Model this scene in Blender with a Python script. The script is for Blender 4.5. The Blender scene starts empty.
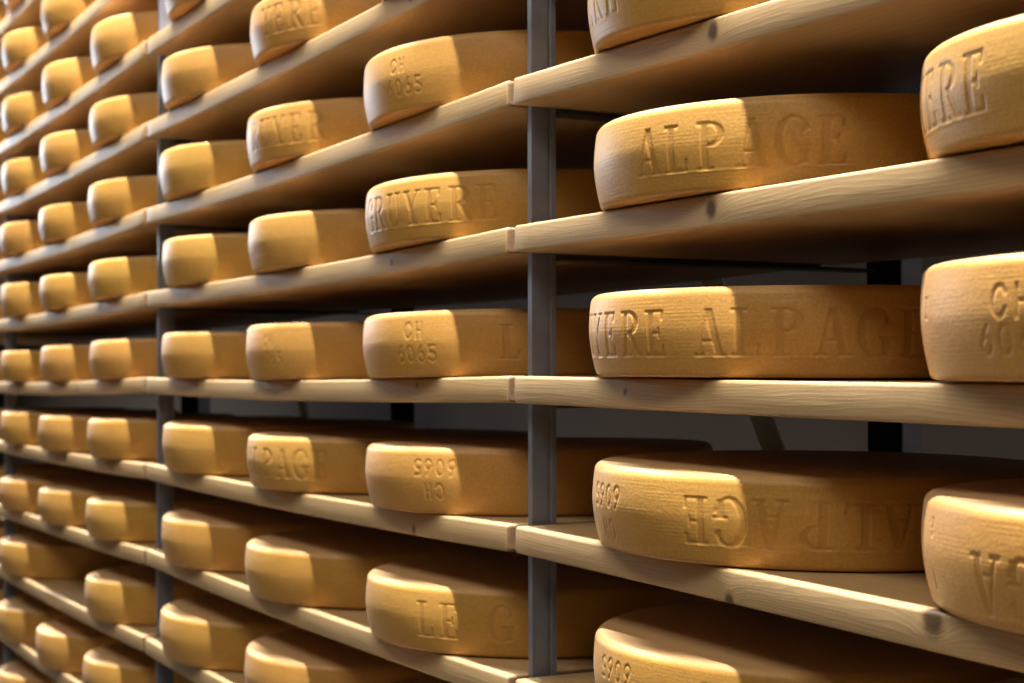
import bpy, math, random
import numpy as np
from mathutils import Matrix, Vector

# ------------------------------------------------------------------ basics
D = 1.08            # metres per planning unit
EYE = 1.45          # camera height
rnd = random.Random(7)
SC = bpy.context.scene
COL = SC.collection

def W(u, v, z):
    """planning coordinates (u along the rack away from the camera, v into the rack, z above eye) -> world"""
    return Vector((-u * D, v * D, EYE + z * D))

def link(name, me, mat=None, parent=None):
    o = bpy.data.objects.new(name, me)
    COL.objects.link(o)
    if mat is not None:
        me.materials.clear(); me.materials.append(mat)
    if parent is not None:
        o.parent = parent
    return o

def tag(o, label, cat, group=None):
    o['label'] = label; o['category'] = cat
    if group: o['group'] = group

# ------------------------------------------------------------------ materials
class NT:
    def __init__(s, name):
        s.m = bpy.data.materials.new(name); s.m.use_nodes = True
        s.t = s.m.node_tree; s.t.nodes.clear()
        s.out = s.n('ShaderNodeOutputMaterial'); s.b = s.n('ShaderNodeBsdfPrincipled')
        s.l(s.b.outputs[0], s.out.inputs[0])
    def n(s, t, **k):
        q = s.t.nodes.new(t)
        for a, b in k.items(): setattr(q, a, b)
        return q
    def l(s, a, b): s.t.links.new(a, b)
    def math(s, op, a, b=None, c=None):
        q = s.n('ShaderNodeMath', operation=op)
        for i, x in enumerate((a, b, c)):
            if x is None: continue
            if hasattr(x, 'links'): s.l(x, q.inputs[i])
            else: q.inputs[i].default_value = x
        return q.outputs[0]
    def mapping(s, vec, scale, loc=(0, 0, 0)):
        q = s.n('ShaderNodeMapping'); q.inputs['Scale'].default_value = scale; q.inputs['Location'].default_value = loc
        s.l(vec, q.inputs['Vector']); return q.outputs[0]
    def noise(s, vec, scale, detail=4, rough=.55, dist=0):
        q = s.n('ShaderNodeTexNoise'); q.inputs['Scale'].default_value = scale; q.inputs['Detail'].default_value = detail
        q.inputs['Roughness'].default_value = rough; q.inputs['Distortion'].default_value = dist
        s.l(vec, q.inputs['Vector']); return q.outputs['Fac']
    def ramp(s, fac, stops):
        q = s.n('ShaderNodeValToRGB'); e = q.color_ramp.elements
        while len(e) < len(stops): e.new(.5)
        for x, (p, c) in zip(e, stops): x.position = p; x.color = (*c, 1)
        s.l(fac, q.inputs[0]); return q.outputs[0]
    def mix(s, fac, a, b, blend='MIX'):
        q = s.n('ShaderNodeMix', data_type='RGBA', blend_type=blend)
        for i, x in ((0, fac), (6, a), (7, b)):
            if hasattr(x, 'links'): s.l(x, q.inputs[i])
            elif i == 0: q.inputs[0].default_value = x
            else: q.inputs[i].default_value = (*x, 1)
        return q.outputs[2]
    def bump(s, h, strength, dist):
        q = s.n('ShaderNodeBump'); q.inputs['Strength'].default_value = strength; q.inputs['Distance'].default_value = dist
        s.l(h, q.inputs['Height']); s.l(q.outputs[0], s.b.inputs['Normal'])

def offset_coords(t):
    """object coordinates shifted by a random amount per object"""
    tc = t.n('ShaderNodeTexCoord'); oi = t.n('ShaderNodeObjectInfo')
    a = t.n('ShaderNodeVectorMath', operation='SCALE'); a.inputs[0].default_value = (13.1, 7.7, 0)
    t.l(oi.outputs['Random'], a.inputs['Scale'])
    b = t.n('ShaderNodeVectorMath', operation='ADD'); t.l(tc.outputs['Object'], b.inputs[0]); t.l(a.outputs[0], b.inputs[1])
    return tc, oi, b.outputs[0]

def cheese_material():
    t = NT('cheese_rind'); tc, oi, v = offset_coords(t)
    # per-wheel rind tone
    tone = t.ramp(oi.outputs['Random'], [(0, (.56, .295, .054)), (.35, (.60, .318, .062)), (.7, (.64, .318, .074)), (1, (.60, .335, .058))])
    blot = t.noise(v, 7, 4, .6)
    grain = t.noise(v, 260, 2, .7)
    streak = t.noise(t.mapping(v, (9, 9, 260)), 1, 4, .65, .6)
    c = t.mix(t.math('MULTIPLY', t.ramp(blot, [(.38, (0, 0, 0)), (.65, (1, 1, 1))]), .32), tone, (.50, .235, .045))
    c = t.mix(t.math('MULTIPLY', t.ramp(streak, [(.5, (0, 0, 0)), (.72, (1, 1, 1))]), .22), c, (.72, .46, .18))
    c = t.mix(t.math('MULTIPLY', t.ramp(grain, [(.42, (1, 1, 1)), (.6, (0, 0, 0))]), .34), c, (.40, .20, .035))
    # upward faces mixed paler: the overhead light's whiteness put into the colour
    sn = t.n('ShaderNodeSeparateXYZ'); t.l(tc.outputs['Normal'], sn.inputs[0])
    toplit = t.n('ShaderNodeMapRange'); t.l(sn.outputs[2], toplit.inputs[0]); toplit.inputs[1].default_value = .45; toplit.inputs[2].default_value = .95
    toplit.inputs[3].default_value = 0; toplit.inputs[4].default_value = .32
    c = t.mix(toplit.outputs[0], c, (.70, .53, .36))
    # brine and smear gathered in the pressed letters
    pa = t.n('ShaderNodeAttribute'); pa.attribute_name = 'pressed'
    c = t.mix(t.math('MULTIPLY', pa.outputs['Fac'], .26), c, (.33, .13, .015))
    t.l(c, t.b.inputs['Base Color'])
    t.b.inputs['Roughness'].default_value = .46
    t.b.inputs['Sheen Weight'].default_value = .05; t.b.inputs['Sheen Roughness'].default_value = .35
    t.b.inputs['Sheen Tint'].default_value = (1, .93, .88, 1)
    t.b.inputs['Specular IOR Level'].default_value = .6
    h = t.math('ADD', t.math('MULTIPLY', streak, .25), t.math('MULTIPLY', grain, .8))
    h = t.math('ADD', h, t.math('MULTIPLY', t.noise(t.mapping(v, (30, 30, 90)), 1, 3, .5), .8))
    t.bump(h, .40, .0009)
    return t.m

def wood_material():
    t = NT('spruce_board'); tc, oi, v = offset_coords(t)
    sep = t.n('ShaderNodeSeparateXYZ'); t.l(tc.outputs['Object'], sep.inputs[0])
    knots = []; warp = None
    for name in ('knot_a', 'knot_b'):
        at = t.n('ShaderNodeAttribute'); at.attribute_type = 'OBJECT'; at.attribute_name = name
        s2 = t.n('ShaderNodeSeparateXYZ'); t.l(at.outputs['Vector'], s2.inputs[0])
        dx = t.math('SUBTRACT', sep.outputs[0], s2.outputs[0])
        dz = t.math('SUBTRACT', sep.outputs[2], s2.outputs[1])
        r = t.math('SQRT', t.math('ADD', t.math('MULTIPLY', dx, dx), t.math('MULTIPLY', t.math('MULTIPLY', dz, dz), .7)))
        r = t.math('ADD', r, t.math('MULTIPLY', t.noise(tc.outputs['Object'], 90, 2), .004))
        r = t.math('DIVIDE', r, t.math('ADD', s2.outputs[2], .0001))      # 1 at the knot's rim
        # knots only run through the front edge
        dep = t.math('GREATER_THAN', sep.outputs[1], .10)
        r = t.math('ADD', r, t.math('MULTIPLY', dep, 50))
        knots.append(r)
        w = t.math('DIVIDE', 1, t.math('ADD', 1, t.math('MULTIPLY', t.math('MULTIPLY', r, r), .35)))
        warp = w if warp is None else t.math('ADD', warp, w)
    # growth rings : bands in z/y that stretch along the board and bend round the knots
    sv = t.n('ShaderNodeSeparateXYZ'); t.l(v, sv.inputs[0])
    low = t.noise(t.mapping(v, (2.2, 9, 14)), 1, 3, .5)
    comb = t.n('ShaderNodeCombineXYZ')
    t.l(sv.outputs[0], comb.inputs[0]); t.l(sv.outputs[1], comb.inputs[1])
    t.l(t.math('ADD', sv.outputs[2], t.math('MULTIPLY', warp, .022)), comb.inputs[2])
    q = t.math('ADD', sep.outputs[2], t.math('MULTIPLY', sep.outputs[1], .32))
    q = t.math('ADD', q, t.math('MULTIPLY', warp, .030))
    q = t.math('ADD', q, t.math('MULTIPLY', low, .055))
    ring = t.math('FRACT', t.math('MULTIPLY', q, 210))
    fib = t.noise(t.mapping(comb.outputs[0], (6, 160, 160)), 1, 5, .6)
    big = t.noise(v, 2.2, 3, .5)
    base = t.ramp(big, [(.3, (.49, .335, .160)), (.7, (.57, .40, .20))])
    c = t.mix(t.math('MULTIPLY', t.ramp(ring, [(.25, (0, 0, 0)), (.86, (1, 1, 1)), (1, (0, 0, 0))]), .5), base, (.44, .25, .10))
    c = t.mix(t.math('MULTIPLY', t.ramp(fib, [(.5, (0, 0, 0)), (.75, (1, 1, 1))]), .35), c, (.50, .31, .15))
    kmin = t.math('MINIMUM', knots[0], knots[1])
    kn = t.n('ShaderNodeMapRange'); t.l(kmin, kn.inputs[0]); kn.inputs[1].default_value = .75; kn.inputs[2].default_value = 1.9; kn.inputs[3].default_value = .93; kn.inputs[4].default_value = 0
    kn.interpolation_type = 'SMOOTHSTEP'
    c = t.mix(kn.outputs[0], c, (.07, .035, .014))
    t.l(c, t.b.inputs['Base Color'])
    t.b.inputs['Roughness'].default_value = .5
    t.b.inputs['Specular IOR Level'].default_value = .4
    h = t.math('ADD', t.math('MULTIPLY', fib, .7), t.math('MULTIPLY', ring, .3))
    t.bump(h, .45, .0009)
    return t.m

def plain(name, col, rough=.5, metal=0., amt=.15, scale=40, spec=.5, bump=.2):
    t = NT(name); tc = t.n('ShaderNodeTexCoord')
    n = t.noise(tc.outputs['Object'], scale, 4)
    d = tuple(x * (1 - amt) for x in col); e = tuple(min(1, x * (1 + amt)) for x in col)
    t.l(t.ramp(n, [(.35, d), (.65, e)]), t.b.inputs['Base Color'])
    t.b.inputs['Roughness'].default_value = rough; t.b.inputs['Metallic'].default_value = metal
    t.b.inputs['Specular IOR Level'].default_value = spec
    t.bump(n, bump, .001)
    return t.m

M_END = plain('spruce_end_grain', (.27, .165, .085), .75, 0, .2, 60, .2)
M_CHEESE = cheese_material()
M_WOOD = wood_material()
M_STEEL = plain('painted_steel', (.185, .20, .25), .42, 0, .12, 25)
M_BEAM = plain('dark_steel', (.055, .056, .062), .5, .3, .12, 25)
M_BRACE = plain('galvanised_strap', (.78, .86, .98), .45, 0, .15, 25)
M_REAR = plain('blue_grey_steel', (.70, .76, .92), .5, .1, .08, 25)
M_BLACK = plain('black_upright', (.012, .011, .011), .8, 0, .1, 25, .1)
M_WALL = plain('cellar_plaster', (.046, .034, .025), .9, 0, .06, 3, .2)
M_CEIL = plain('cellar_ceiling', (.12, .11, .10), .9, 0, .06, 3, .2)
M_FLOOR = plain('cellar_floor', (.035, .03, .026), .7, 0, .12, 5, .3)

# ------------------------------------------------------------------ lettering pressed into the rind
def seg(S, T, x0, y0, x1, y1, w):
    dx, dy = x1 - x0, y1 - y0; L2 = dx * dx + dy * dy
    k = np.clip(((S - x0) * dx + (T - y0) * dy) / L2, 0, 1)
    return np.hypot(S - x0 - k * dx, T - y0 - k * dy) < w / 2
def box(S, T, x0, y0, x1, y1): return (S > x0) & (S < x1) & (T > y0) & (T < y1)
def diag(S, T, x0, y0, x1, y1, w):     # a stroke of constant horizontal width between two heights
    k = (T - y0) / (y1 - y0); return (T > min(y0, y1)) & (T < max(y0, y1)) & (np.abs(S - (x0 + k * (x1 - x0))) < w / 2)
def ell(S, T, cx, cy, rx, ry): return ((S - cx) / rx) ** 2 + ((T - cy) / ry) ** 2 < 1

TH, TN, SF = .17, .075, .06      # thick stroke, thin stroke, serif
def glyph(ch, S, T):
    """S,T in units of cap height, origin bottom left; returns (mask, width)"""
    w = .72
    if ch == 'A':
        m = diag(S, T, .62, 0, .38, 1, TH) | diag(S, T, .12, 0, .35, 1, TN) | box(S, T, .2, .30, .55, .36)
        m |= box(S, T, .0, 0, .26, SF) | box(S, T, .48, 0, .76, SF)
    elif ch == 'L':
        m = box(S, T, .12, 0, .12 + TH, 1) | box(S, T, 0, 0, .62, SF) | box(S, T, .02, 1 - SF, .40, 1) | diag(S, T, .56, .04, .61, .27, .07)
    elif ch == 'P' or ch == 'R':
        m = box(S, T, .1, 0, .1 + TH, 1) | box(S, T, 0, 0, .38, SF) | box(S, T, 0, 1 - SF, .3, 1)
        bow = ell(S, T, .32, .74, .34, .26) & ~ell(S, T, .30, .74, .19, .20) & (S > .25)
        m |= bow | box(S, T, .2, 1 - SF, .34, 1) | box(S, T, .2, .48, .34, .48 + SF)
        if ch == 'R': m |= diag(S, T, .66, 0, .38, .5, .15) | box(S, T, .58, 0, .76, SF)
    elif ch == 'G' or ch == 'C':
        m = ell(S, T, .38, .5, .38, .53) & ~ell(S, T, .42, .5, .25, .46) & ~box(S, T, .52, .30, .9, .72)
        m |= box(S, T, .58, .66, .64, .93)
        if ch == 'G': m |= box(S, T, .52, .03, .52 + .15, .40) | box(S, T, .42, .38, .76, .38 + SF)
        else: m |= box(S, T, .6, .1, .65, .3)
    elif ch == 'E':
        m = box(S, T, .1, 0, .1 + TH, 1) | box(S, T, 0, 0, .6, SF) | box(S, T, 0, 1 - SF, .58, 1) | box(S, T, .2, .48, .46, .48 + SF)
        m |= box(S, T, .53, 0, .6, .25) | box(S, T, .51, .78, .58, 1) | box(S, T, .42, .40, .47, .63)
    elif ch == 'U':
        m = box(S, T, .1, .28, .1 + TH, 1) | box(S, T, .56, .28, .56 + TN, 1) | box(S, T, 0, 1 - SF, .36, 1) | box(S, T, .46, 1 - SF, .74, 1)
        m |= ell(S, T, .365, .30, .265, .31) & ~ell(S, T, .41, .32, .15, .25) & (T < .32)
    elif ch == 'Y':
        m = box(S, T, .29, 0, .29 + TH, .45) | diag(S, T, .36, .42, .12, 1, .15) | diag(S, T, .39, .42, .62, 1, TN)
        m |= box(S, T, .18, 0, .58, SF) | box(S, T, 0, 1 - SF, .28, 1) | box(S, T, .5, 1 - SF, .74, 1)
    elif ch == 'H':
        m = box(S, T, .08, 0, .22, 1) | box(S, T, .48, 0, .62, 1) | box(S, T, .15, .44, .55, .54); w = .7
    elif ch == 'c':
        m = (ell(S, T, .34, .5, .34, .5) & ~ell(S, T, .34, .5, .2, .37) & ~box(S, T, .4, .33, .8, .67)); w = .7
    elif ch == '6':
        m = (ell(S, T, .3, .32, .3, .33) & ~ell(S, T, .3, .32, .16, .19)) | diag(S, T, .08, .35, .42, 1, .16); w = .6
    elif ch == '0':
        m = ell(S, T, .3, .5, .3, .5) & ~ell(S, T, .3, .5, .16, .36); w = .6
    elif ch == '5':
        m = (ell(S, T, .28, .31, .31, .32) & ~ell(S, T, .28, .31, .16, .18) & ((S > .2) | (T < .2))) | box(S, T, .05, .45, .18, 1) | box(S, T, .05, .87, .55, 1); w = .6
    else:
        return np.zeros_like(S, bool), .4
    return m, w

R0 = .270 * D        # wheel radius
HH = .0955 * D       # wheel height
CAP = .0535 * 1.0    # height of the big capitals in metres

def relief(A, Z, marks):
    """height field (metres, negative = pressed in). A = angle in degrees, Z = height above the wheel's base"""
    d = np.zeros_like(A); pr = np.zeros_like(A)
    for m in marks:
        kind, text, a0, zc = m[0], m[1], m[2], m[3]
        flip = m[4] if len(m) > 4 else False
        if kind == 'band':       # big capitals at a fixed angular pitch, a0 = centre of the first letter
            pitch = 9.3; cap = CAP; wx = 1.0; dep = .0010
            zb = zc - cap / 2
            n = len(text)
            span = (A > a0 - 6) & (A < a0 + (n - 1) * pitch + 6)
            edge = (zb - .0015) if not flip else (zb + cap + .0015)
            # the letters stand on a faint ledge
            ledge = np.exp(-((Z - (zb - .0012)) / .0011) ** 2) * .0009 * span
            fade = np.clip((A - a0 + 5) / 3, 0, 1) * np.clip((a0 + (n - 1) * pitch + 5 - A) / 3, 0, 1)
            d += ledge * fade * .6
            below = np.clip((zb - Z) / .002, 0, 1) * span * .0006
            d += below * fade * 0
        else:
            cap = m[5] if len(m) > 5 else .021
            pitch = cap * .86 / R0 * 57.3; wx = 1.0; dep = .0008; zb = zc - cap / 2
        for i, ch in enumerate(text):
            c = a0 + i * pitch
            arc = np.radians(A - c) * R0
            w = glyph(ch, np.zeros((1, 1)), np.zeros((1, 1)))[1]
            S = arc / cap; T = (Z - zb) / cap
            if flip: S, T = -S, 1 - T
            mk, w = glyph(ch, S + w / 2, T)
            d -= mk * dep; pr = np.maximum(pr, mk * (1.0 if kind == 'band' else .7))
    for _ in range(4):
        p = np.pad(d, 1, mode='edge')
        d = (p[1:-1, 1:-1] * 4 + p[:-2, 1:-1] + p[2:, 1:-1] + p[1:-1, :-2] + p[1:-1, 2:]) / 8
        p = np.pad(pr, 1, mode='edge')
        pr = (p[1:-1, 1:-1] * 4 + p[:-2, 1:-1] + p[2:, 1:-1] + p[1:-1, :-2] + p[1:-1, 2:]) / 8
    return d, pr

def side_radius(t, R):
    """radius of the wheel's flank at relative height t (0 base, 1 top)"""
    return R - .0100 * np.clip((.55 - t) / .55, 0, 1) ** 1.6 - .0040 * np.clip((t - .55) / .45, 0, 1) ** 2

def cheese_mesh(name, R, H, marks, fine, seed):
    rs = np.random.RandomState(seed)
    if fine == 2: step, nz = .2, 92
    elif fine == 1: step, nz = .38, 56
    else: step, nz = 3.75, 10
    if fine:
        front = np.arange(-52, 88, step)
        rest = np.arange(88, 308, 4.0)
        ang = np.concatenate([front, rest])
    else:
        ang = np.arange(0, 360, step)
    r1, r2 = .0055, .010                      # lower and upper edge rounding
    prof = []                                 # (inset from flank radius, z, relief weight)
    prof.append((.12, .0008, 0)); prof.append((.03, 0, 0))
    for k in range(7):
        a = math.pi / 2 * k / 6
        prof.append((r1 * (1 - math.sin(a)), r1 * (1 - math.cos(a)), 0))
    zs = np.linspace(r1, H - r2, nz)[1:-1]
    prof += [(0, z, 1) for z in zs]
    for k in range(8):
        a = math.pi / 2 * k / 7
        prof.append((r2 * (1 - math.cos(a)), H - r2 + r2 * math.sin(a), 0))
    prof.append((.03, H + .0004, 0)); prof.append((.12, H + .0008, 0))
    prof = np.array(prof)
    A, Z = np.meshgrid(ang, prof[:, 1])
    rad = side_radius(Z / H, R) - prof[:, 0][:, None]
    # hand-made irregularity of the wheel
    th = np.radians(A)
    p = rs.rand(4) * 6.28
    wob = .0007 * np.sin(2 * th + p[0]) + .0004 * np.sin(3 * th + p[1]) + .0003 * np.sin(7 * th + p[2] + Z * 30)
    rad = rad + wob
    pr = np.zeros_like(A)
    if fine and marks:
        d, pr = relief(A, Z, marks)
        rad = rad + d * prof[:, 2][:, None]
    if fine:      # fine cloth and scrape lines running round the flank
        rad = rad + prof[:, 2][:, None] * ((.00004) * np.sin(Z * 1450 + 2.5 * np.sin(th * 3 + p[3])) * (.5 + .5 * np.sin(th * 9 + Z * 160 + p[1])))
    n = len(ang); m = len(prof)
    X = -np.sin(th) * rad; Y = -np.cos(th) * rad      # angle 0 faces the aisle, growing towards the far end -> see below
    X = np.sin(th) * rad
    co = np.stack([X, Y, Z + np.zeros_like(X)], -1).reshape(-1, 3)
    co = np.vstack([co, [[0, 0, .0008], [0, 0, H + .0008]]])
    i = np.arange(m - 1)[:, None] * n; j = np.arange(n)[None, :]; jn = (j + 1) % n
    quads = np.stack([i + j, i + jn, i + n + jn, i + n + j], -1).reshape(-1, 4)
    b, tp = m * n, m * n + 1
    jj = np.arange(n); jj2 = (jj + 1) % n
    tb = np.stack([np.full(n, b), jj2, jj], -1); tt = np.stack([np.full(n, tp), (m - 1) * n + jj, (m - 1) * n + jj2], -1)
    me = bpy.data.meshes.new(name)
    me.vertices.add(len(co)); me.vertices.foreach_set('co', co.astype(np.float32).ravel())
    nl = quads.size + tb.size + tt.size
    me.loops.add(nl); me.loops.foreach_set('vertex_index', np.concatenate([quads.ravel(), tb.ravel(), tt.ravel()]).astype(np.int32))
    nf = len(quads) + 2 * n
    me.polygons.add(nf)
    starts = np.concatenate([np.arange(len(quads)) * 4, quads.size + np.arange(2 * n) * 3])
    me.polygons.foreach_set('loop_start', starts.astype(np.int32))
    me.polygons.foreach_set('use_smooth', np.ones(nf, bool))
    me.update(calc_edges=True); me.validate()
    at = me.attributes.new('pressed', 'FLOAT', 'POINT')
    at.data.foreach_set('value', np.concatenate([pr.ravel(), [0, 0]]).astype(np.float32))
    me.materials.append(M_CHEESE)
    return me

# ------------------------------------------------------------------ layout measured on the racks (planning units)
# height of each shelf's top at the four rack frames, and at the near end of the first bay
JU = [0.15, 1.842, 3.575, 5.308, 7.04]
ZT = {
    7: [1.350, 1.3600, 1.3450, 1.3310, 1.318],
    6: [1.160, 1.1680, 1.1540, 1.1390, 1.125],
    5: [.970, .9750, .9610, .9450, .930],
    4: [.780, .7800, .7660, .7480, .733],
    3: [.585, .5860, .5775, .5570, .543],
    2: [.345, .3910, .3815, .3700, .360],
    1: [.180, .1968, .1930, .1820, .176],
    0: [-.012, .0005, -.0010, -.0150, -.016],
    -1: [-.210, -.1950, -.1950, -.2010, -.204],
    -2: [-.402, -.3925, -.3880, -.4030, -.404],
    -3: [-.585, -.5880, -.5860, -.5950, -.597],
    -4: [-.780, -.7820, -.7830, -.7960, -.798],
    -5: [-.976, -.9780, -.9790, -.9920, -.994],
}
def vfront(u):            # the first bay stands very slightly skewed towards the aisle
    return 1 - .026 * max(0, 1.84 - u)
SAG = [.0006, .0062, .0055, .005]      # the loaded boards hang slightly in the middle
def ztop(k, u):
    z = ZT[k]
    for i in range(4):
        if u <= JU[i + 1] or i == 3:
            t = (u - JU[i]) / (JU[i + 1] - JU[i]); return z[i] + t * (z[i + 1] - z[i]) - SAG[i] * 4 * t * (1 - t)

TB = .0355 * D      # board thickness
DEPTH = .53 * D
GAP = .009          # half gap between boards (planning units)

def board_mesh(length, seed, sag):
    """one shelf board lying along X from 0 to length, front edge at y=0, top at z=0, rounded arrises"""
    r = .0045; rs = random.Random(seed)
    sec = []
    def arc(cy, cz, a0):
        for k in range(5):
            a = math.radians(a0 + 90 * k / 4); sec.append((cy + r * math.cos(a), cz + r * math.sin(a)))
    arc(r, -r, 90); arc(r, -TB + r, 180); arc(DEPTH - r, -TB + r, 270); arc(DEPTH - r, -r, 0)
    xs = [0, r * .35, r] + [length * i / 40 for i in range(1, 40)] + [length - r, length - r * .35, length]
    ins = [r * .8, r * .25, 0] + [0] * 39 + [0, r * .25, r * .8]
    cy, cz = DEPTH / 2, -TB / 2
    vs, fs = [], []
    ph = rs.random() * 6
    for x, q in zip(xs, ins):
        dz = .0006 * math.sin(x * 3.1 + ph) - sag * 4 * (x / length) * (1 - x / length); dy = .0012 * math.sin(x * 4.3 + 2 * ph)
        for (y, z) in sec:
            y2 = y + (q if y < cy else -q); z2 = z + (q if z < cz else -q)
            vs.append((x, y2 + (dy if y < cy else 0), z2 + dz))
    n = len(sec)
    for i in range(len(xs) - 1):
        for j in range(n):
            fs.append((i * n + j, i * n + (j + 1) % n, (i + 1) * n + (j + 1) % n, (i + 1) * n + j))
    fs.append(tuple(range(n))[::-1]); fs.append(tuple((len(xs) - 1) * n + j for j in range(n)))
    me = bpy.data.meshes.new('shelf_board'); me.from_pydata(vs, [], fs); me.update()
    me.polygons.foreach_set('use_smooth', [len(p.vertices) == 4 for p in me.polygons])
    me.update()
    import bmesh
    bm = bmesh.new(); bm.from_mesh(me); bmesh.ops.recalc_face_normals(bm, faces=bm.faces); bm.to_mesh(me); bm.free()
    me.materials.append(M_WOOD); me.materials.append(M_END)
    me.polygons.foreach_set('material_index', [1 if max(abs(me.vertices[v].co.x - length / 2) for v in p.vertices) > length / 2 - 1e-4 else 0 for p in me.polygons])
    return me

def level(k):
    if k == 0: return 'at eye level'
    n = {1: 'one shelf', 2: 'two shelves', 3: 'three shelves', 4: 'four shelves', 5: 'five shelves', 6: 'six shelves', 7: 'seven shelves'}[abs(k)]
    return '%s %s eye level' % (n, 'above' if k > 0 else 'below')
BAYS = ['right of the near post', 'between the two grey posts', 'left of the far post', 'farthest left at the frame edge']

KNOTS = {(0, 2): ((.497, -.016, .0085), (0, 0, 0)), (0, 1): ((.495, -.018, .0085), (1.5, -.02, .004)),
         (0, -1): ((.525, -.037, .008), (.856, -.007, .012)), (1, 1): ((1.45, -.024, .005), (0, 0, 0)),
         (1, 0): ((1.55, -.014, .004), (0, 0, 0)), (1, -1): ((1.54, -.032, .006), (0, 0, 0)), (1, 2): ((1.62, -.015, .002), (0, 0, 0))}
BOARD_ROWS = {0: range(-2, 4), 1: range(-3, 5), 2: range(-5, 7), 3: range(-5, 8)}
boards = {}
for bay in range(4):
    ua, ub = JU[bay] + (GAP if bay else 0), JU[bay + 1] - GAP
    for k in BOARD_ROWS[bay]:
        if k not in ZT: continue
        # local x=0 at the far (left) end, running towards the camera
        A = W(ub, vfront(ub), ztop(k, ub)); B = W(ua, vfront(ua), ztop(k, ua))
        L = (B - A).length
        me = board_mesh(L, bay * 31 + k + 50, SAG[bay] * D)
        o = link('shelf_board', me)
        x = (B - A).normalized(); y = Vector((0, 0, 1)).cross(x).normalized(); z = x.cross(y)
        o.matrix_world = Matrix(((x.x, y.x, z.x, A.x), (x.y, y.y, z.y, A.y), (x.z, y.z, z.z, A.z), (0, 0, 0, 1)))
        ka, kb = KNOTS.get((bay, k), (None, None))
        if ka is None:
            ka = (rnd.uniform(.2, 1.6), rnd.uniform(-.034, -.004), rnd.uniform(.004, .009) if rnd.random() < .6 else 0)
            kb = (0, 0, 0)
        def attr(q, far=-9.0): return [float(q[0] if q[2] > 0 else far), float(q[1]), float(max(q[2], .0001))]
        o['knot_a'] = attr(ka); o['knot_b'] = attr(kb)
        tag(o, 'pale spruce shelf board %s, %s' % (BAYS[bay], level(k)), 'shelf', 'spruce boards of the rack, one per bay and level')
        boards[bay, k] = o

# ------------------------------------------------------------------ steel frames
def prism(name, pts, mat, parent):
    """closed box given by 8 world points (bottom 4, top 4), edges eased"""
    import bmesh
    bm = bmesh.new(); v = [bm.verts.new(p) for p in pts]
    for f in ((0, 1, 2, 3), (4, 5, 6, 7), (0, 1, 5, 4), (1, 2, 6, 5), (2, 3, 7, 6), (3, 0, 4, 7)): bm.faces.new([v[i] for i in f])
    bmesh.ops.recalc_face_normals(bm, faces=bm.faces)
    bmesh.ops.bevel(bm, geom=bm.edges[:], offset=.0012, segments=2, affect='EDGES')
    me = bpy.data.meshes.new(name); bm.to_mesh(me); bm.free()
    inv = parent.matrix_world.inverted()
    me.transform(inv)
    return link(name, me, mat, parent)
def cuboid(name, x0, x1, y0, y1, z0, z1, mat, parent):
    return prism(name, [(x0, y0, z0), (x1, y0, z0), (x1, y1, z0), (x0, y1, z0), (x0, y0, z1), (x1, y0, z1), (x1, y1, z1), (x0, y1, z1)], mat, parent)

FLOOR_TOP = 0.0
CEIL_Z = 3.75
RACK_TOP = EYE + 1.45 * D
def profile_post(name, x0, y0, wx, wy, mat, parent):
    """folded-sheet upright: a shallow channel with front lip, web and a rolled groove, seen from the side"""
    import bmesh
    t = .0022
    # outline (x to the right, y into the rack): web on the right-hand face, lips to the left
    X1, X0 = x0 + wx, x0
    g = y0 + wy * .74
    pts = [(X0, y0), (X1, y0), (X1, g - .003), (X1 - .0028, g - .001), (X1 - .0028, g + .001), (X1, g + .003), (X1, y0 + wy), (X0, y0 + wy),
           (X0, y0 + wy - t), (X1 - t - .003, y0 + wy - t), (X1 - t - .003, y0 + t), (X0, y0 + t)]
    bm = bmesh.new()
    a = [bm.verts.new((p[0], p[1], FLOOR_TOP)) for p in pts]; b = [bm.verts.new((p[0], p[1], RACK_TOP)) for p in pts]
    n = len(pts)
    for i in range(n): bm.faces.new((a[i], a[(i + 1) % n], b[(i + 1) % n], b[i]))
    bm.faces.new(a[::-1]); bm.faces.new(b)
    bmesh.ops.recalc_face_normals(bm, faces=bm.faces)
    me = bpy.data.meshes.new(name); bm.to_mesh(me); bm.free(); me.transform(parent.matrix_world.inverted())
    return link(name, me, mat, parent)

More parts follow.
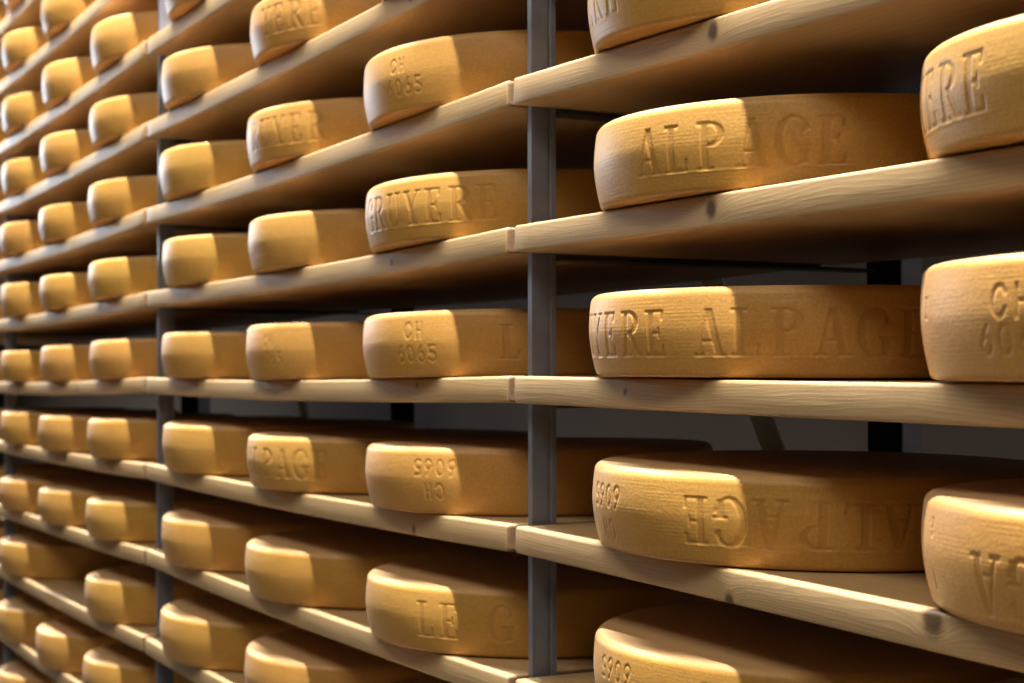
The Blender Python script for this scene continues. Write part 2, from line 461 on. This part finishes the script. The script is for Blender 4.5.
FR_LABEL = {1: 'grey steel rack frame with the near upright post, right of centre', 2: 'grey steel rack frame with the post near the left side', 3: 'grey steel rack frame at the far left edge'}
for j in (1, 2, 3):
    uj = JU[j]
    root = bpy.data.objects.new('rack_frame', None); COL.objects.link(root)
    root.location = (-uj * D, 1.05 * D, 0); bpy.context.view_layer.update()
    tag(root, FR_LABEL[j], 'rack frame', 'steel frames of the rack')
    x1 = -(uj - .0040) * D; x0 = x1 - .0116
    profile_post('front_post', x0, 1.030 * D, .0116, .0367 * D, M_STEEL, root)
    cuboid('black_post', x0, x1, 1.610 * D, 1.669 * D, FLOOR_TOP, RACK_TOP, M_BLACK, root)
    cuboid('rear_post', x0, x1, 1.670 * D, 1.711 * D, FLOOR_TOP, RACK_TOP, M_REAR, root)
    for k in range(-5, 7):
        if k not in ZT: continue
        zb = EYE + ztop(k, uj) * D - TB - .0025
        s = .021
        cuboid('cross_beam', -uj * D - s, -uj * D + s, 1.068 * D, 1.608 * D, zb - .005, zb, M_BEAM, root)
    # diagonal strap in the back plane, towards the far end
    if j < 3:
        # centre line through (u,z) = a with slope
        ua, za = (2.392, .186) if j == 1 else (4.45, -.07)
        du = .155 / .262
        zl = (uj + .02 - ua) / du + za; zh = za + (JU[j + 1] - .03 - ua) / du
        zl = max(zl, -1.25); zh = min(zh, 1.40)
        pts = []
        hw = .0335 * D
        for yy in (1.664, ):
            pass
        def P(z, s, y): return W(ua + (z - za) * du, 0, z) + Vector((s, y, 0))
        y0, y1 = 1.712 * D, 1.712 * D + .004
        prism('diagonal_brace', [P(zl, -hw, y0), P(zl, hw, y0), P(zl, hw, y1), P(zl, -hw, y1), P(zh, -hw, y0), P(zh, hw, y0), P(zh, hw, y1), P(zh, -hw, y1)], M_BRACE, root)

# ------------------------------------------------------------------ cheese wheels
# bay, order from the camera, shelf, distance along the rack
VC = 1.2295
WHEELS = []   # (bay, order, k, u)
COLS = {
    (0, 0): {1: .901, 0: .903, -1: .903, -2: .903},
    (0, 1): {2: 1.489, 1: 1.474, 0: 1.489, -1: 1.481, -2: 1.479},
    (1, 0): {3: 2.133, 2: 2.181, 1: 2.167, 0: 2.178, -1: 2.171, -2: 2.167, -3: 2.172},
    (1, 1): {3: 2.704, 2: 2.726, 1: 2.712, 0: 2.723, -1: 2.715, -2: 2.725, -3: 2.730},
    (1, 2): {4: 3.252, 3: 3.272, 2: 3.283, 1: 3.260, 0: 3.268, -1: 3.260, -2: 3.270, -3: 3.273},
    (2, 0): {4: 3.890, 3: 3.900, 2: 3.908, 1: 3.902, 0: 3.892, -1: 3.900, -2: 3.912, -3: 3.930, -4: 3.940},
    (2, 1): {5: 4.442, 4: 4.443, 3: 4.448, 2: 4.468, 1: 4.448, 0: 4.440, -1: 4.447, -2: 4.460, -4: 4.488},
    (2, 2): {6: 4.99, 5: 4.992, 4: 4.995, 3: 4.998, 2: 5.016, 1: 4.996, 0: 4.988, -1: 4.995, -2: 5.008, -3: 5.000, -4: 5.036, -5: 5.01},
    (3, 0): {6: 5.60, 5: 5.61, 4: 5.61, 3: 5.62, 2: 5.62, 1: 5.62, 0: 5.60, -1: 5.61, -2: 5.62, -3: 5.62, -4: 5.64},
}
ZM = HH / 2
MARKS = {
    (0, 1, 2): [('band', 'GRUYERE', -62, ZM)],
    (0, 1, 1): [('band', 'ALPAGE', 6.4, ZM * .97)],
    (0, 1, 0): [('band', 'GRUYERE', -44.4, ZM * .98), ('band', 'ALPAGE', 26, ZM * .98)],
    (0, 1, -1): [('band', 'EGAPLA', 21, ZM * .98, True), ('stamp', '5606', -20, ZM * 1.29, True, .028), ('stamp', 'Hc', -14, ZM * .50, True, .026)],
    (0, 1, -2): [('stamp', '5606', -15, ZM * 1.36, True, .026), ('stamp', 'Hc', -12, ZM * .62, True, .026), ('band', 'EGAPLA', 25, ZM * 1.03, True)],
    (0, 0, 2): [('band', 'GRUYERE', -70, ZM)],
    (0, 0, 1): [('band', 'GRUYERE', -66, ZM * .98)],
    (0, 0, 0): [('stamp', 'cH', -3.6, ZM * 1.33, False, .030), ('stamp', '6065', -7.4, ZM * .69, False, .028), ('stamp', 'E', -31, ZM * 1.3, False, .020)],
    (0, 0, -1): [('stamp', 'E', -29, ZM * 1.5, True, .016), ('stamp', 'L', -28, ZM * .55, False, .018), ('stamp', '65', 4, ZM * 1.45, True, .020), ('band', 'AG', -8, ZM * .72, True)],
    (1, 0, 2): [('stamp', 'cH', 10, ZM * 1.38, False, .024), ('stamp', '6065', 7.5, ZM * .70, False, .027)],
    (1, 0, 1): [('band', 'GRUYERE', -11, ZM)],
    (1, 0, 0): [('stamp', 'cH', 17, ZM * 1.40, False, .027), ('stamp', '6065', 13, ZM * .70, False, .027), ('band', 'L', 53, ZM)],
    (1, 0, -1): [('stamp', '5606', 20, ZM * 1.38, True, .026), ('stamp', 'Hc', 24, ZM * .68, True, .026), ('stamp', 'E', -27, ZM * 1.45, False, .018), ('stamp', 'L', -26, ZM * .5, False, .018)],
    (1, 0, -2): [('band', 'LE', 22.6, ZM), ('band', 'G', 48.5, ZM)],
    (1, 1, 3): [('band', 'YERE', 6, ZM)],
    (1, 1, 2): [('band', 'RUYER', -1, ZM)],
    (1, 1, 1): [('stamp', '6065', -2, ZM * .7, False, .018)],
    (1, 1, 0): [('stamp', '6065', 6, ZM * .75, False, .024), ('stamp', 'cH', 9, ZM * 1.4, False, .022)],
    (1, 1, -1): [('band', 'ALPAGE', -9, ZM)],
}
ORD = {0: ['nearest', 'second nearest'], 1: ['nearest of three', 'middle of three', 'farthest of three'],
       2: ['nearest of three', 'middle of three', 'farthest of three'], 3: ['nearest']}
coarse = [cheese_mesh('cheese_wheel', R0, HH * s, None, 0, 900 + i) for i, s in enumerate((1.0, .97, 1.04))]
for (bay, o_i), rows in COLS.items():
    for k, u in rows.items():
        key = (bay, o_i, k)
        if bay == 0: fine = 2
        elif bay == 1 and o_i == 0: fine = 2
        elif bay == 1: fine = 1
        else: fine = 0
        if fine == 0:
            me = coarse[rnd.randrange(3)]
        else:
            hs = {(1, 0, 2): 1.03, (1, 0, -2): .99, (0, 0, 0): 1.06, (1, 1, -2): .97, (0, 1, 1): 1.0, (0, 1, 0): 1.0, (0, 1, -1): 1.0}.get(key, rnd.uniform(.98, 1.03))
            me = cheese_mesh('cheese_wheel', R0, HH * hs, MARKS.get(key), fine, 11 + bay * 100 + o_i * 37 + k)
        o = link('cheese_wheel', me)
        zt = ztop(k, u)
        dv = vfront(u) - 1
        vv = VC + dv + rnd.uniform(-.0015, .0015) * (0 if bay == 0 else 1)
        o.location = W(u, vv, zt) + Vector((0, 0, .0022))
        # follow the slope of the board
        L = ztop(k, u - .05) - ztop(k, u + .05)
        o.rotation_euler = (Matrix.Rotation(-math.atan2(L, .1), 3, 'Y') @ Matrix.Rotation(0 if fine else rnd.uniform(0, 6.28), 3, 'Z')).to_euler()
        where = '%s %s, %s' % (ORD[bay][o_i], BAYS[bay], level(k))
        lab = 'golden cheese wheel, ' + where
        if key == (0, 1, 1): lab = 'golden cheese wheel stamped ALPAGE upright, right of the near post'
        elif key == (0, 1, 0): lab = 'cheese wheel ringed with stamped capitals, at eye level right of the near post'
        elif key == (0, 1, -1): lab = 'golden cheese wheel with upside-down capitals, right of the near post'
        elif key == (0, 0, 1): lab = 'cheese wheel with pressed ERE letters at the top right picture edge'
        elif key == (0, 0, 0): lab = 'cheese wheel with stamped CH mark, at eye level on the right picture edge'
        elif key == (1, 0, -2): lab = 'golden cheese wheel stamped LE G, nearest between the posts, low down'
        if bay == 3: lab = 'sliver of golden cheese wheel at the left picture edge, ' + level(k)
        tag(o, lab, 'cheese', 'golden cheese wheels on the rack shelves')

# ------------------------------------------------------------------ the cellar
def slab(name, x0, x1, y0, y1, z0, z1, mat):
    import bmesh
    me = bpy.data.meshes.new(name); bm = bmesh.new()
    bmesh.ops.create_cube(bm, size=1)
    for v in bm.verts: v.co = Vector(((x0 + x1) / 2 + v.co.x * (x1 - x0), (y0 + y1) / 2 + v.co.y * (y1 - y0), (z0 + z1) / 2 + v.co.z * (z1 - z0)))
    bm.to_mesh(me); bm.free()
    o = link(name, me, mat); o['kind'] = 'structure'; return o
XL, XR = -15.0, 5.0
YB = 2.85; YF = -5.0
slab('floor', XL, XR, YF, YB, -.1, 0, M_FLOOR)
slab('ceiling', XL, XR, YF, YB, CEIL_Z, CEIL_Z + .1, M_CEIL)
slab('wall_back', XL, XR, YB, YB + .1, 0, CEIL_Z, M_WALL)
slab('wall_left', XL - .1, XL, YF, YB, 0, CEIL_Z, M_WALL)

# ------------------------------------------------------------------ light
def area(name, loc, sx, sy, power, col, rot, spread=180):
    l = bpy.data.lights.new(name, 'AREA'); l.shape = 'RECTANGLE'; l.size = sx; l.size_y = sy; l.energy = power; l.color = col
    o = bpy.data.objects.new(name, l); COL.objects.link(o); o.location = loc; o.rotation_euler = rot; l.spread = math.radians(spread); return o
# line of ceiling tubes along the aisle, just in front of the shelf fronts
for i in range(6):
    area('aisle_tube_light', (1.2 - i * 2.6, (.815) * D, CEIL_Z - .08), 2.4, .08, 108, (1, .975, .98), (0, 0, 0), 100)
# broad, dimmer fill light above the aisle, added to brighten the fronts
area('aisle_fill_light', (-1.4, -.9, CEIL_Z - .06), 8.0, 1.2, 98, (1, .90, .76), (0, 0, 0))
# weak cool light added behind the rack to lift wall and rear posts
area('rear_fill_light', (-3.0, 2.35, CEIL_Z - .08), 7.0, .1, 3.4, (.72, .84, 1), (0, 0, 0))
# cool daylight from the far end of the aisle
area('far_door_light', (-11.6, .1, 2.9), 1.1, 1.3, 130, (.82, .9, 1), (math.radians(90), 0, math.radians(-90)))

w = bpy.data.worlds.new('world'); SC.world = w; w.use_nodes = True
bg = w.node_tree.nodes['Background']; bg.inputs[0].default_value = (1, .84, .56, 1); bg.inputs[1].default_value = .10

# ------------------------------------------------------------------ camera
f = 1600.0; yaw = math.radians(28.55); pit = math.radians(1.25); rol = math.radians(-.08)
F = Vector((math.cos(pit) * math.cos(yaw), math.cos(pit) * math.sin(yaw), math.sin(pit)))
Rt = Vector((-math.sin(yaw), math.cos(yaw), 0)); U = F.cross(Rt)
if U.z < 0: U = -U
R2 = math.cos(rol) * Rt + math.sin(rol) * U; U2 = -math.sin(rol) * Rt + math.cos(rol) * U
def tow(v): return Vector((-v.x, v.y, v.z))
Rw, Uw, Fw = tow(R2), tow(U2), tow(F)
cam = bpy.data.cameras.new('camera'); co = bpy.data.objects.new('camera', cam); COL.objects.link(co)
co.matrix_world = Matrix(((Rw.x, Uw.x, -Fw.x, 0), (Rw.y, Uw.y, -Fw.y, 0), (Rw.z, Uw.z, -Fw.z, EYE), (0, 0, 0, 1)))
cam.sensor_width = 36; cam.lens = f * 36 / 1024; cam.clip_start = .05
cam.dof.use_dof = True; cam.dof.focus_distance = 1.72 * D; cam.dof.aperture_fstop = 6.3
SC.camera = co

SC.view_settings.view_transform = 'Standard'; SC.view_settings.look = 'None'
SC.view_settings.gamma = 1; SC.view_settings.use_curve_mapping = False
SC.view_settings.exposure = 0.0
